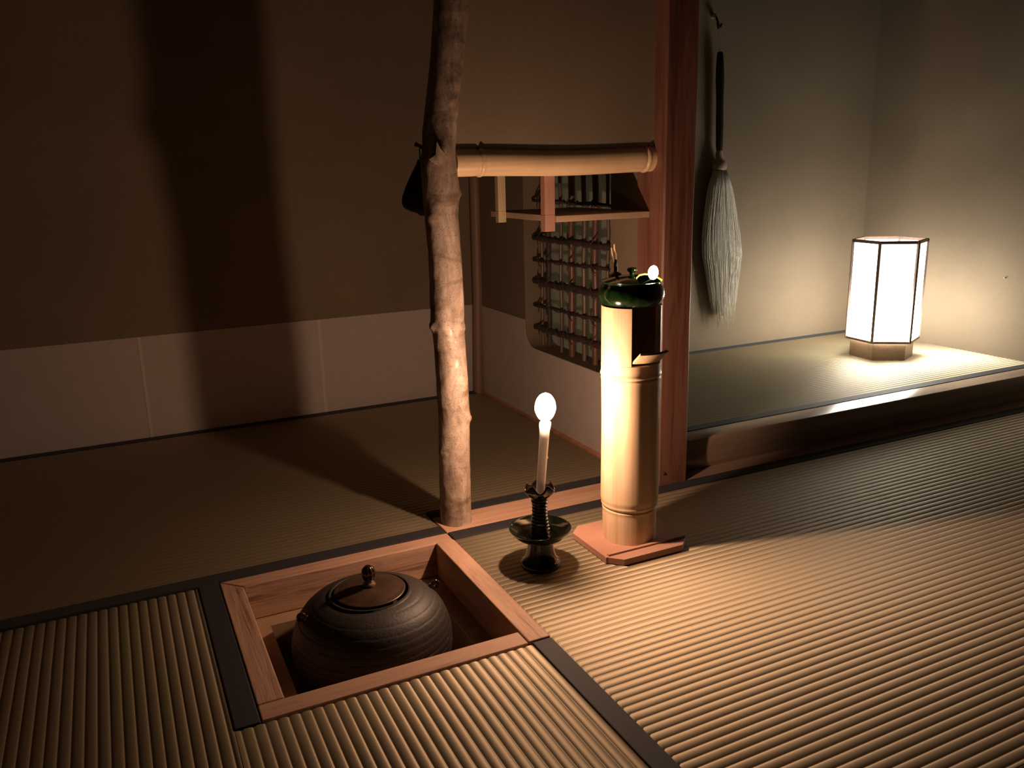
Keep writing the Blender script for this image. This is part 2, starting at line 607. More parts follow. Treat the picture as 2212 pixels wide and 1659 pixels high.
pairs = [(angle_of(*p), p, outer_point(*p)) for p in wo]
for c in ((P0, Q0), (P1, Q0), (P1, Q1), (P0, Q1)):
    a = angle_of(*c)
    pairs.append((a, outline_hit(a), c))
pairs.sort(key=lambda t: t[0])
inn = [p for _, p, _ in pairs]
out = [q for _, _, q in pairs]
n = len(inn)
vs = [(PX, y, z) for y, z in inn] + [(PX, y, z) for y, z in out] + [(PX2, y, z) for y, z in inn] + [(PX2, y, z) for y, z in out]
fs = []
for i in range(n):
    j = (i + 1) % n
    fs += [(i, j, n + j, n + i), (2 * n + i, 3 * n + i, 3 * n + j, 2 * n + j), (i, 2 * n + i, 2 * n + j, j), (n + i, n + j, 3 * n + j, 3 * n + i)]
struct('wall_partition', Geo().add(vs, fs), M['clay'], angle=30)

# dado paper: sheets pasted along the back wall, with double-thickness laps, and on the partition
DZ = 0.2774
sheets = [(LX, -0.9640), (-0.9580, -0.4815), (-0.4735, -0.0030), (0.0050, PX)]
g = Geo()
for x0, x1 in ((LX, -0.474), (-0.4815, 0.003), (-0.004, PX - 0.012)):
    g.box(x0, x1, BACK - 0.0012 - 0.0003 * (x0 > -1), BACK + 0.001, -0.05, DZ)
struct('trim_1', g, M['paper'], smooth=False)
g = Geo()
for x in (-0.4815, -0.0040):
    g.box(x, x + 0.0085, BACK - 0.0022, BACK, -0.05, DZ)
struct('trim_2', g, M['paper2'], smooth=False)
# paper on the partition below the window (follows the rounded sill)
pp = [(BACK - 0.004, DZ), (BACK - 0.004, -0.04), (0.100, -0.04), (0.100, DZ), (WY0 + 0.0005, DZ)]
ins = [(y, z) for y, z in wo if z < DZ]
ins.sort(key=lambda p: p[0])
lows = [(WY0, DZ)] + ins + [(WY1, DZ)]
vs, fs = [], []
for y, z in lows:
    vs += [(PX - 0.0012, y, z - 0.0005), (PX - 0.0012, y, -0.04)]
for i in range(len(lows) - 1):
    fs.append((2 * i, 2 * i + 1, 2 * i + 3, 2 * i + 2))
g = Geo().add(vs, fs)
g.add([(PX - 0.0012, 0.10, DZ), (PX - 0.0012, 0.10, -0.04), (PX - 0.0012, WY0, -0.04), (PX - 0.0012, WY0, DZ)], [(0, 1, 2, 3)])
g.add([(PX - 0.0012, WY1, DZ), (PX - 0.0012, WY1, -0.04), (PX - 0.0012, BACK, -0.04), (PX - 0.0012, BACK, DZ)], [(0, 1, 2, 3)])
o = struct('trim_3', g, M['paper'], smooth=False)
sol = o.modifiers.new('thick', 'SOLIDIFY')
sol.thickness = 0.001
# floor-level wooden edge strips
struct('baseboard_partition', Geo().box(0.4885, PX, 0.118, BACK - 0.03, -0.05, 0.003), M['red_wood_x'], smooth=False, bevel=0.001)
struct('trim_4', Geo().box(PX2, AR, 0.0015, 0.055, -0.05, -0.001), M['beam_x'], smooth=False, bevel=0.001)
struct('trim_5', Geo().box(PX2, AR, 0.103, AB, -0.055, 0.028), M['floor'], smooth=False)


# ------------------------------------------------------------------ tatami mats
PITCH = 0.01492
RIDGE = {'x': 0.00125, 'y': 0.0018}


def ridge_profile(a, b, anchor, deep):
    """(coordinate, height) samples across the ridges between a and b; anchor is a valley."""
    out = []
    sub = (0.0, 0.06, 0.16, 0.3, 0.5, 0.7, 0.84, 0.94)
    k0 = math.floor((a - anchor) / PITCH) - 1
    k1 = math.ceil((b - anchor) / PITCH) + 1
    for k in range(k0, k1):
        for s in sub:
            u = anchor + (k + s) * PITCH
            if a <= u <= b:
                h = -deep * abs(2 * s - 1) ** 2.6
                out.append((u, h))
    if out[0][0] > a + 1e-5: out.insert(0, (a, -deep * 0.7))
    if out[-1][0] < b - 1e-5: out.append((b, -deep * 0.7))
    return out


def mat_patch(g, x0, x1, y0, y1, axis, ztop, zbot, anchor):
    lo, hi = (y0, y1) if axis == 'x' else (x0, x1)
    a, b = (x0, x1) if axis == 'x' else (y0, y1)
    pr = ridge_profile(lo, hi, anchor, RIDGE[axis])
    k = max(2, int((b - a) / 0.12) + 1)
    vs, fs = [], []
    xs = [a + (b - a) * i / (k - 1) for i in range(k)]
    # round the two ends of the rush cover down a little
    prof = [(a, -0.004)] + [(a + 0.003, -0.0008)] + [(t, 0.0) for t in xs[1:-1]] + [(b - 0.003, -0.0008), (b, -0.004)]
    m = len(prof)
    for u, h in pr:
        for t, e in prof:
            vs.append((t, u, ztop + h + e) if axis == 'x' else (u, t, ztop + h + e))
    for i in range(len(pr) - 1):
        for j in range(m - 1):
            fs.append((i * m + j, i * m + j + 1, (i + 1) * m + j + 1, (i + 1) * m + j))
    g.add(vs, fs)
    # skirt and underside
    g.box(x0 + 0.0005, x1 - 0.0005, y0 + 0.0005, y1 - 0.0005, zbot, ztop - 0.0055)


def tatami_mat(label, patches, axis, borders, ztop, zbot, anchor, mat, bmat):
    cx = sum((p[0] + p[1]) / 2 for p in patches) / len(patches)
    cy = sum((p[2] + p[3]) / 2 for p in patches) / len(patches)
    t = thing('tatami_mat', label, 'mat', (cx, cy, zbot), 'rush mats')
    g = Geo()
    for p in patches:
        mat_patch(g, *p, axis, ztop, zbot, anchor)
    mesh_obj('rush_cover', g, mat, t, angle=70, recalc=False)
    for b in borders:
        h = Geo().box(*b, zbot + 0.001, ztop + 0.0012)
        mesh_obj('border_strip', h, bmat, t, smooth=False, bevel=0.0018)
    return t


# host's mat: steps round the sill board
tatami_mat('far rush mat along the papered back wall, behind the tree trunk post',
           [(LX + 0.002, -0.0012, 0.036, 0.1106), (LX + 0.002, 0.488, 0.1106, 0.940)], 'x',
           [(LX + 0.002, -0.0012, 0.0012, 0.0365), (-0.0005, 0.4975, 0.0825, 0.1165), (LX + 0.002, 0.4870, 0.9390, BACK - 0.0025)],
           0.0, -0.055, 0.036, M['tatami_x'], M['heri'])
# guests' mat on the right, under the candle and the bamboo lamp
tatami_mat('broad rush mat lying under the candlestick and the bamboo lamp stand',
           [(0.0012, AR - 0.002, -0.922, -0.0335)], 'x',
           [(0.0012, AR - 0.002, -0.0340, -0.0005), (0.0012, AR - 0.002, -0.955, -0.9215)],
           0.0, -0.055, -0.0335, M['tatami_x'], M['heri'])
# hearth mat: ridges run towards the viewer, cut out round the hearth
tatami_mat('rush mat cut out around the sunken hearth, ridges running away from the viewer',
           [(LX + 0.002, -0.4580, -1.900, -0.0005), (-0.4580, -0.0325, -1.900, -0.4250)], 'y',
           [(-0.0325, -0.0005, -1.900, -0.4250), (-0.4580, -0.4250, -0.4262, -0.0008)],
           0.0, -0.055, -0.0325, M['tatami_y'], M['heri'])
# alcove mat
tatami_mat('raised rush mat of the alcove, holding the hexagonal paper lantern',
           [(PX2 + 0.002, AR - 0.002, 0.134, 0.779)], 'x',
           [(PX2 + 0.002, AR - 0.002, 0.1035, 0.1345), (PX2 + 0.002, AR - 0.002, 0.7785, AB - 0.001)],
           AZ, 0.0285, 0.134, M['tatami_x'], M['heri_blue'])

# ------------------------------------------------------------------ timber
o = mesh_obj('sill_board', Geo().box(0.0005, 0.4980, 0.0008, 0.0815, -0.055, 0.0), M['cedar_x'], smooth=False, bevel=0.0012)
tag(o, 'pale reddish wooden sill board set in the floor beneath the bamboo beam', 'board')
BEAM = [(0.1030, AZ), (0.0475, AZ), (0.0455, AZ - 0.0020), (0.0440, AZ - 0.0080), (0.0425, 0.052), (0.0415, 0.040), (0.0415, 0.028), (0.0430, 0.016), (0.0460, 0.006), (0.0520, -0.003), (0.0560, -0.055), (0.1030, -0.055)]
o = mesh_obj('alcove_beam', Geo().rings([[(x, y, z) for y, z in BEAM] for x in (PX2, 1.0, 1.5, AR)]), M['beam_x'], bevel=0.0012, angle=50)
tag(o, 'long polished wooden front beam of the raised alcove', 'beam')


# square post with slightly wavering faces
def wavy_post():
    g = Geo()
    rs = []
    nz = 46
    for k in range(nz + 1):
        z = -0.055 + (CZ + 0.055) * k / nz
        w = 0.0011 * sin(z * 9.0) + 0.0007 * sin(z * 23 + 1)
        w2 = 0.0018 * sin(z * 7.0 + 2) + 0.0009 * sin(z * 31)
        w3 = 0.0022 * sin(z * 8.0 + 1) + 0.0016 * sin(z * 17 + 2)
        x0, x1, y0, y1 = 0.4987 + w * 0.4, 0.5752 + w2 * 0.5, 0.0012, 0.0985 + w3
        c = 0.0035
        rs.append([(x0 + c, y0, z), (x1 - c, y0, z), (x1, y0 + c, z), (x1, y1 - c, z), (x1 - c, y1, z), (x0 + c, y1, z), (x0, y1 - c, z), (x0, y0 + c, z)])
    return g.rings(rs)


t = thing('alcove_post', 'reddish squared timber post with wavering edges between sleeve wall and alcove', 'post', (0.537, 0.05, -0.055))
mesh_obj('post_shaft', wavy_post(), M['red_wood_z'], t, angle=30)
mesh_obj('knot', Geo().ball((0.5145, 0.0012, 0.0265), 0.0035, 12, 8), M['black_peg'], t)

# corner post
g = Geo()
rs = []
for z, cx in ((-0.05, 0.4860), (0.15, 0.4915), (0.31, 0.4965), (0.62, 0.4985), (CZ, 0.5000)):
    rs.append([(cx - 0.002 + 0.0165 * cos(2 * pi * i / 24), 0.952 + 0.0165 * sin(2 * pi * i / 24), z) for i in range(24)])
g.rings(rs)
o = mesh_obj('corner_post', g, M['post_z'])
tag(o, 'slim round wooden post in the far corner behind the bamboo beam', 'post')

# ------------------------------------------------------------------ tree trunk post
TR = [  # z, left x, right x in the plane y = 0.045
    (-0.001, 0.0090, 0.0735), (0.012, 0.0075, 0.0728), (0.10, 0.0060, 0.0715), (0.19, 0.0050, 0.0712)]
# pixel table of the trunk's outline, measured in the photograph: (row, left, right)
TRUNK_ROWS = [(0, 941, 1015), (100, 934.7, 1005.6), (200, 926, 995.4), (300, 914, 985), (322, 913, 984), (345, 908, 984), (400, 912, 990),
              (470, 918, 989), (560, 926, 995.6), (650, 929, 1000), (690, 930.6, 1001.5), (760, 939, 1005), (850, 945, 1011.6),
              (895, 947, 1014), (960, 948, 1013), (1050, 950, 1016), (1110, 952.6, 1017.7)]
ROT = cam.rotation_euler.to_matrix()
FPX = 1799.25


def ray(px, py):
    return ROT @ Vector(((px - 1106.0) / FPX, -(py - 829.5) / FPX, -1.0))


def on_plane_y(y, px, py):
    d = ray(px, py)
    return CAM + d * ((y - CAM.y) / d.y)


prof = []
for py, l, r in TRUNK_ROWS:
    a, b = on_plane_y(0.045, l, py), on_plane_y(0.045, r, py)
    prof.append(((a.z + b.z) / 2, (a.x + b.x) / 2, (b.x - a.x) / 2 * 0.965))
prof.sort()
# carry on to the ceiling and the sill
z0, c0, r0 = prof[0]
prof = [(0.0, c0 + 0.0005, r0 * 1.01)] + prof
zt, ct_, rt_ = prof[-1]
za, ca, ra = prof[-4]
k = (ct_ - ca) / (zt - za)
prof += [(zt + 0.3, ct_ + k * 0.3, rt_), (zt + 0.6, ct_ + k * 0.55, rt_ * 0.98), (CZ, ct_ + k * 0.85, rt_ * 0.97)]


def lerp_prof(z):
    for (a, b) in zip(prof, prof[1:]):
        if a[0] <= z <= b[0]:
            s = (z - a[0]) / (b[0] - a[0] + 1e-9)
            s = s * s * (3 - 2 * s) if False else s
            return a[1] + (b[1] - a[1]) * s, a[2] + (b[2] - a[2]) * s
    return prof[-1][1], prof[-1][2]


# sleeve wall hanging between the tree trunk post and the square post; its edge follows the trunk
sw = []
for z in (0.712, 0.76, 0.80, 0.85, 0.90, 0.97, 1.2, 1.5, CZ):
    xl = lerp_prof(z)[0]
    sw.append([(xl, 0.0400, z), (0.500, 0.0400, z), (0.500, 0.0760, z), (xl, 0.0760, z)])
struct('wall_sleeve', Geo().rings(sw), M['clay'], smooth=False)
KNOTS = [(0.400, 182, 0.007, 0.010), (0.398, 235, 0.003, 0.012), (0.394, -40, 0.003, 0.008), (0.210, 2, 0.0075, 0.009), (0.215, -35, 0.003, 0.010),
         (0.150, 190, 0.003, 0.008), (0.640, -18, 0.006, 0.012), (0.715, 250, 0.006, 0.012), (0.60, 205, 0.004, 0.008),
         (0.83, 285, 0.003, 0.010), (0.80, 290, 0.0035, 0.008), (0.90, 280, 0.003, 0.006)]
from mathutils import noise as mnoise
g = Geo()
rs = []
NZ, NA = 300, 56
for kz in range(NZ + 1):
    z = CZ * (kz / NZ) ** 1.25
    cx, r = lerp_prof(z)
    back = 0.007 * (1 / (1 + math.exp(-(z - 0.735) / 0.012)))
    loop = []
    for i in range(NA):
        a = 2 * pi * i / NA
        dr = -0.0007 * max(0.0, mnoise.noise(Vector((cos(a) * 0.5, sin(a) * 0.5, z * 42))) - 0.32) * 4 + 0.0012 * mnoise.noise(Vector((cos(a) * 1.5, sin(a) * 1.5, z * 9))) + 0.0006 * mnoise.noise(Vector((cos(a) * 5, sin(a) * 5, z * 60)))
        for kzz, ka, kh, kw in KNOTS:
            da = (a - radians(ka) + pi) % (2 * pi) - pi
            q = (da * r / kw) ** 2 + ((z - kzz) / (kw * 0.9)) ** 2
            if q < 9:
                dr += kh * math.exp(-q)
                # the fold of bark under each branch scar
                q2 = (da * r / (kw * 1.9)) ** 2 + ((z - kzz + 0.006 + 0.35 * abs(da) * r) / 0.0022) ** 2
                dr -= 0.0015 * math.exp(-q2)
        loop.append((cx + (r + dr) * cos(a), 0.045 + back + (r + dr) * sin(a), z))
    rs.append(loop)
g.rings(rs)
t = thing('tree_trunk_post', 'natural tree trunk post with pale mottled bark beside the hearth corner', 'post', (0.04, 0.045, 0.0))
trunk = mesh_obj('trunk', g, M['bark'], t, angle=80)
# broken-off sliver of bark at the branch scar and the peg behind
pk = on_plane_y(0.008, 944, 306)
g = Geo()
g.add([(pk.x - 0.016, 0.010, pk.z - 0.030), (pk.x - 0.004, 0.0075, pk.z - 0.022), (pk.x - 0.001, 0.0055, pk.z), (pk.x + 0.006, 0.0072, pk.z - 0.012), (pk.x + 0.022, 0.0125, pk.z - 0.026), (pk.x + 0.002, 0.007, pk.z - 0.040),
       (pk.x - 0.012, 0.017, pk.z - 0.030), (pk.x - 0.003, 0.014, pk.z - 0.012), (pk.x + 0.014, 0.018, pk.z - 0.026), (pk.x + 0.002, 0.016, pk.z - 0.040)],
      [(0, 1, 5), (1, 2, 5), (2, 3, 5), (3, 4, 5), (0, 7, 1), (1, 7, 2), (2, 7, 3), (3, 7, 8), (3, 8, 4), (0, 6, 7), (0, 5, 9, 6), (5, 4, 8, 9)])
mesh_obj('bark_sliver', g, M['bark'], t)
pa, pb = on_plane_y(0.060, 916, 320), on_plane_y(0.060, 897, 311)
dv = (pb - pa)
peg = Geo().tube([pa - dv * 1.0 + Vector((0.0, -0.004, 0)), pa, pb - dv * 0.25, pb, pb + dv * 0.02], [0.004, 0.0036, 0.0030, 0.0042, 0.0030], 10)
mesh_obj('peg', peg, M['black_peg'], t)

# dark pouch hanging on the peg, behind the trunk
rows = [(905, 345), (899, 355), (893, 367), (885, 384), (876, 405), (869.5, 424), (868, 433), (869, 442), (874, 450), (886, 456), (902, 461), (914, 466)]
g = Geo()
rs = []
PCX, PCY = 0.0215, 0.108
for px, py in rows:
    q = on_plane_y(PCY, px, py)
    w = max(0.004, PCX - q.x)
    d = min(0.017, w * 0.55 + 0.002)
    rs.append([(PCX + w * cos(2 * pi * i / 28) * (1.0 if cos(2 * pi * i / 28) < 0 else 0.85), PCY + d * sin(2 * pi * i / 28), q.z + (0.0 if cos(2 * pi * i / 28) < 0 else 0.0)) for i in range(28)])
g.rings(rs)
t = thing('hanging_pouch', 'very dark rounded cloth pouch hanging from a peg behind the tree trunk post', 'pouch', (PCX, PCY, 0.60))
mesh_obj('bag', g, M['pouch'], t, angle=80)
tp = Vector(rs[0][0])
mesh_obj('loop_cord', Geo().tube([(PCX, PCY, rs[0][0][2] - 0.002), (PCX - 0.006, PCY - 0.018, 0.722), (pa.x + 0.003, 0.060, pa.z + 0.0045), (PCX + 0.002, PCY - 0.012, 0.712), (PCX + 0.003, PCY, rs[0][0][2] - 0.002)], 0.0012, 8), M['pouch'], t)

# ------------------------------------------------------------------ bamboo beam
def bamboo_rings(path_pts, nodes, r, n=40):
    """path_pts along x: (x, y, z). nodes: x positions."""
    rs = []
    for x, y, z in path_pts:
        rr = r
        for nx in nodes:
            d = (x - nx) / 0.0030
            rr += 0.0024 * math.exp(-(d - 0.6) ** 2 * 0.55) - 0.0020 * math.exp(-(d + 1.1) ** 2 * 2.2) - 0.0004 * math.exp(-(d) ** 2 * .1)
        rs.append([(x, y + rr * cos(2 * pi * i / n), z + rr * sin(2 * pi * i / n)) for i in range(n)])
    return rs


xs = [0.064 + (0.4988 - 0.064) * i / 220 for i in range(221)]
pts = [(x, 0.052, 0.6968 - 0.0034 * math.sin(pi * (x - 0.10) / 0.40) ** 2 * (1 if 0.1 < x < 0.5 else 0)) for x in xs]
o = mesh_obj('bamboo_beam', Geo().rings(bamboo_rings(pts, [0.1140, 0.4800], 0.0262)), M['bamboo_x'], angle=60)
tag(o, 'horizontal yellow bamboo beam under the sleeve wall, from trunk to post', 'beam')

# ------------------------------------------------------------------ hanging shelf
t = thing('hanging_shelf', 'small wooden shelf board hung below the bamboo beam in front of the lattice window', 'shelf', (0.39, 0.2, 0.579))
g = Geo()
g.prism([(0.2790, 0.0500), (0.4984, 0.0500), (0.4984, 0.0992), (0.5018, 0.0992), (0.5018, 0.3625), (0.2790, 0.3625)], 0.5790, 0.5912)
mesh_obj('shelf_board', g, M['shelf_x'], t, smooth=False, bevel=0.0008)


def hanger(x0, x1, y0, y1, zb, mat):
    g = Geo()
    # thins where it passes the board's edge
    g.prism([(x0, y0), (x1, y0), (x1, y1), (x0, y1)], 0.594, CZ)
    xm = x1 - 0.0030
    vs = []
    for z, x in ((zb, x1), (0.5785, x1), (0.5785, x1), (0.594, x1)):
        pass
    g.prism([(x0, y0), (x1, y0), (x1, y1), (x0, y1)], zb, 0.594)
    return mesh_obj('hanger_strut', g, mat, t, smooth=False, bevel=0.0008)


hanger(0.2560, 0.2785, 0.0560, 0.0740, 0.5613, M['hanger_z'])
hanger(0.2600, 0.2785, 0.2800, 0.2960, 0.5694, M['hanger_pale'])

# ------------------------------------------------------------------ lattice window
w1 = bpy.data.objects.new('window_1', None)
COL.objects.link(w1)
w1.location = ((PX + PX2) / 2, (WY0 + WY1) / 2, WZ0)
ROOT_LOC['window_1'] = Vector(w1.location)
w1['kind'] = 'structure'
wo2 = window_outline(WY0 - 0.004, WY1 + 0.004, WZ0 - 0.004, WZ1 + 0.004, WR + 0.004)
g = Geo()
nn = len(wo2)
g.add([(PX2 + 0.0005, y, z) for y, z in wo2] + [(PX2 + 0.0017, y, z) for y, z in wo2], [tuple(range(nn)), tuple(range(2 * nn - 1, nn - 1, -1))] + [(i, (i + 1) % nn, nn + (i + 1) % nn, nn + i) for i in range(nn)])
mesh_obj('screen_paper', g, M['screen'], w1, smooth=False)
XL = 0.5300


def on_plane_x(x, px, py):
    d = ray(px, py)
    return CAM + d * ((x - CAM.x) / d.x)


def in_win_z(y):
    """bottom and top of the opening at a given y"""
    zs = WZ0
    for c in (WY0 + WR, WY1 - WR):
        if (c < (WY0 + WY1) / 2 and y < c) or (c > (WY0 + WY1) / 2 and y > c):
            zs = WZ0 + WR - math.sqrt(max(0, WR ** 2 - (y - c) ** 2))
    return zs + 0.001, WZ0 + WZ1 - zs - 0.001


REEDS = [(1171, 0.0042, 'reed'), (1212, 0.0042, 'reed'), (1235, 0.0085, 'reed_red'), (1262, 0.0060, 'reed'), (1286, 0.0075, 'reed_red'), (1313, 0.0042, 'reed')]
for px, r, mk in REEDS:
    y = on_plane_x(XL + 0.006, px, 600).y
    zb, ztp = in_win_z(y)
    path = [(XL + 0.006 + 0.0015 * sin(k * 1.7 + px), y + 0.001 * sin(k * 2.1 + px), zb + (ztp - zb) * k / 10) for k in range(11)]
    path[0] = (XL + 0.006, y, zb)
    mesh_obj('upright_reed', Geo().tube(path, r, 12), M[mk], w1, angle=80)
# one dark vine upright
y = on_plane_x(XL, 1188, 600).y
zb, ztp = in_win_z(y)
path = [(XL - 0.004 + 0.002 * sin(k * 1.3), y + 0.0016 * sin(k * 2.3), zb + 0.012 + (ztp - zb - 0.012) * k / 16) for k in range(17)]
mesh_obj('vine_upright', Geo().tube(path, [0.0062 + 0.0012 * sin(k * 3.1) for k in range(17)], 12), M['twig_z'], w1, angle=80)
ROWS = [((1150, 432), (1318, 444), 0.0048), ((1148, 512), (1318, 534), 0.0085), ((1148, 560), (1318, 582), 0.0046), ((1150, 606), (1318, 640), 0.0100),
        ((1150, 656), (1318, 698), 0.0052), ((1152, 704), (1318, 752), 0.0085)]
for (p0, p1, r) in ROWS:
    a, b = on_plane_x(XL - 0.004, *p0), on_plane_x(XL - 0.004, *p1)
    y0, y1 = WY1 - 0.014, WY0 - 0.002
    za_ = a.z + (b.z - a.z) * (y0 - a.y) / (b.y - a.y)
    zb_ = a.z + (b.z - a.z) * (y1 - a.y) / (b.y - a.y)
    npt = 24
    path, rad = [], []
    for k in range(npt + 1):
        s = k / npt
        path.append((XL - 0.004 + 0.0012 * sin(s * 19 + r * 900), y0 + (y1 - y0) * s, za_ + (zb_ - za_) * s + 0.0016 * sin(s * 15 + r * 700)))
        rad.append(r * (0.78 + 0.2 * random.random()))
    row = mesh_obj('cross_twig', Geo().tube(path, rad, 10), M['twig'], w1, angle=80)
    # vine binding: a helix that wraps twig and uprights, and loose ends
    h = Geo()
    turns = 9 if r > 0.007 else 6
    hp = []
    for k in range(turns * 12 + 1):
        s = k / (turns * 12)
        ph = 2 * pi * turns * s
        hp.append((XL - 0.003 + (r * 0.95 + 0.001) * cos(ph), y0 + (y1 - y0) * (0.04 + 0.94 * s), za_ + (zb_ - za_) * s + (r * 0.95 + 0.001) * sin(ph)))
    h.tube(hp, 0.0015 if r < 0.007 else 0.0021, 6)
    for px in (1171, 1188, 1235, 1286):
        yk = on_plane_x(XL, px, 600).y
        s = (yk - y0) / (y1 - y0)
        zk = za_ + (zb_ - za_) * s
        sg = random.choice((-1, 1))
        h.tube([(XL - 0.010, yk - 0.014 * sg, zk - 0.003), (XL - 0.012, yk, zk + 0.004), (XL - 0.007, yk + 0.010 * sg, zk + 0.018), (XL - 0.003, yk + 0.013 * sg, zk + 0.024)], [0.0018, 0.0018, 0.0014, 0.0008], 6)
        h.tube([(XL - 0.010, yk + 0.006 * sg, zk + 0.002), (XL - 0.011, yk - 0.003 * sg, zk - 0.010), (XL - 0.006, yk - 0.009 * sg, zk - 0.020)], [0.0016, 0.0016, 0.0008], 6)
    mesh_obj('vine_binding', h, M['twig'], row, angle=80)

# ------------------------------------------------------------------ hearth
t = thing('hearth_surround', 'square wooden surround of worn rough-sawn wood around the sunken hearth', 'hearth surround', (-0.212, -0.212, -0.066))
H, Wd = 0.4235, 0.0360


def rail(pts, m, z1=0.0005):
    return mesh_obj('rail', Geo().prism(pts, -0.066, z1), m, t, smooth=False, bevel=0.0022, seg=3)


e = 0.0008
rail([(-H, -e), (-H + Wd, -Wd), (-e, -Wd), (-e, -e)], M['hearth_x'])
rail([(-e - Wd, -Wd - e), (-e - Wd, -H), (-e, -H), (-e, -Wd - e)], M['hearth_y'], 0.0026)
rail([(-H, -H), (-e - Wd - e, -H), (-e - Wd - e, -H + Wd), (-H, -H + Wd)], M['hearth_x'])
rail([(-H, -H + Wd + e), (-H + Wd, -H + Wd + e), (-H + Wd - 0.0006, -Wd - e), (-H, -2 * e)], M['hearth_y'])

t = thing('hearth_pit', 'sunken clay hearth box with ash beneath the kettle', 'hearth', (-0.212, -0.212, -0.34))
g = Geo()
L0, L1, I0, I1 = -0.4235, -0.0008, -0.355, -0.069
g.box(L0, I0, L0, L1, -0.34, -0.0665)
g.box(I1, L1, L0, L1, -0.34, -0.0665)
g.box(I0, I1, L0, I0, -0.34, -0.0665)
g.box(I0, I1, I1, L1, -0.34, -0.0665)
g.box(I0, I1, I0, I1, -0.34, -0.30)
mesh_obj('clay_box', g, M['clay_pit'], t, smooth=False)
g = Geo()
K = 24
vs, fs = [], []
for i in range(K + 1):
    for j in range(K + 1):
        x, y = I0 + 0.001 + (I1 - I0 - 0.002) * i / K, I0 + 0.001 + (I1 - I0 - 0.002) * j / K
        rr = math.hypot(x + 0.212, y + 0.212)
        vs.append((x, y, -0.158 + 0.22 * max(0, rr - 0.06) * 0.5 + 0.003 * mnoise.noise(Vector((x * 40, y * 40, 0)))))
for i in range(K):
    for j in range(K):
        a = i * (K + 1) + j
        fs.append((a, a + K + 1, a + K + 2, a + 1))
g.add(vs, fs)
g.box(I0 + 0.001, I1 - 0.001, I0 + 0.001, I1 - 0.001, -0.2995, -0.170)
mesh_obj('ash_bed', g, M['ash'], t, recalc=False)['kind'] = 'stuff'

# kettle
KC = (-0.2150, -0.2105)
t = thing('tea_kettle', 'round dark cast iron tea kettle with bronze lid sitting in the sunken hearth', 'kettle', (KC[0], KC[1], -0.158))
body = [(0.0005, -0.1585), (0.050, -0.1585), (0.078, -0.150), (0.100, -0.132), (0.1165, -0.108), (0.1260, -0.082), (0.1290, -0.058), (0.1268, -0.036), (0.1195, -0.0135), (0.108, 0.004), (0.0935, 0.0165), (0.078, 0.0245), (0.066, 0.0280), (0.0645, 0.0310), (0.0620, 0.0310), (0.0600, 0.027), (0.0595, 0.010), (0.0005, 0.010)]


def smooth_profile(p, k=6):
    out = []
    for i in range(len(p) - 1):
        q0, q1, q2, q3 = p[max(i - 1, 0)], p[i], p[i + 1], p[min(i + 2, len(p) - 1)]
        for s in range(k):
            u = s / k
            out.append(tuple(0.5 * ((2 * q1[c]) + (-q0[c] + q2[c]) * u + (2 * q0[c] - 5 * q1[c] + 4 * q2[c] - q3[c]) * u * u + (-q0[c] + 3 * q1[c] - 3 * q2[c] + q3[c]) * u ** 3) for c in (0, 1)))
    out.append(p[-1])
    return out


def spiral(r, z, th):
    if r < 0.068 or z < -0.13: return r, z
    s = (z * 95 + th / (2 * pi) + 0.18 * sin(th + 0.6)) % 1.0
    d = min(s, 1 - s)
    w = 0.25 + 0.75 * (0.5 + 0.5 * sin(z * 60 + th))
    return r - 0.0013 * w * math.exp(-(d / 0.085) ** 2) + 0.0006 * s, z


mesh_obj('kettle_body', Geo().lathe(KC, smooth_profile(body[:13], 14) + body[13:], 160, spiral), M['iron'], t, angle=60)
lid = [(0.0005, 0.0405), (0.012, 0.0402), (0.030, 0.0383), (0.045, 0.0352), (0.0535, 0.0322), (0.0585, 0.0322), (0.0592, 0.0335), (0.0592, 0.0318), (0.0585, 0.0305), (0.0005, 0.0305)]
lid = [(0.0005, 0.0300), (0.0545, 0.0300), (0.0567, 0.0312), (0.0571, 0.0330), (0.0560, 0.0340), (0.0535, 0.0338), (0.048, 0.0360), (0.030, 0.0388), (0.014, 0.0400), (0.0005, 0.0402)]
ld = mesh_obj('kettle_lid', Geo().lathe(KC, lid, 96), M['bronze'], t, angle=50)
mesh_obj('knob_seat', Geo().lathe(KC, [(0.0005, 0.0395), (0.0085, 0.0398), (0.0102, 0.0425), (0.0092, 0.0448), (0.0062, 0.0462), (0.0060, 0.0490), (0.0005, 0.0495)], 40), M['bronze_ring'], ld)
knob = smooth_profile([(0.0005, 0.0475), (0.0060, 0.0485), (0.0100, 0.0545), (0.0112, 0.0615), (0.0098, 0.0685), (0.0060, 0.0735), (0.0022, 0.0752), (0.0005, 0.0754)], 5)
mesh_obj('lid_knob', Geo().lathe(KC, knob, 96, lambda r, z, th: (r * (0.90 + 0.13 * abs(cos(th * 4.5))), z)), M['bronze_dark'], ld, angle=80)
FWD = (Vector((KC[0], KC[1], 0)) - Vector((CAM.x, CAM.y, 0))).normalized()
RT = Vector((FWD.y, -FWD.x, 0))
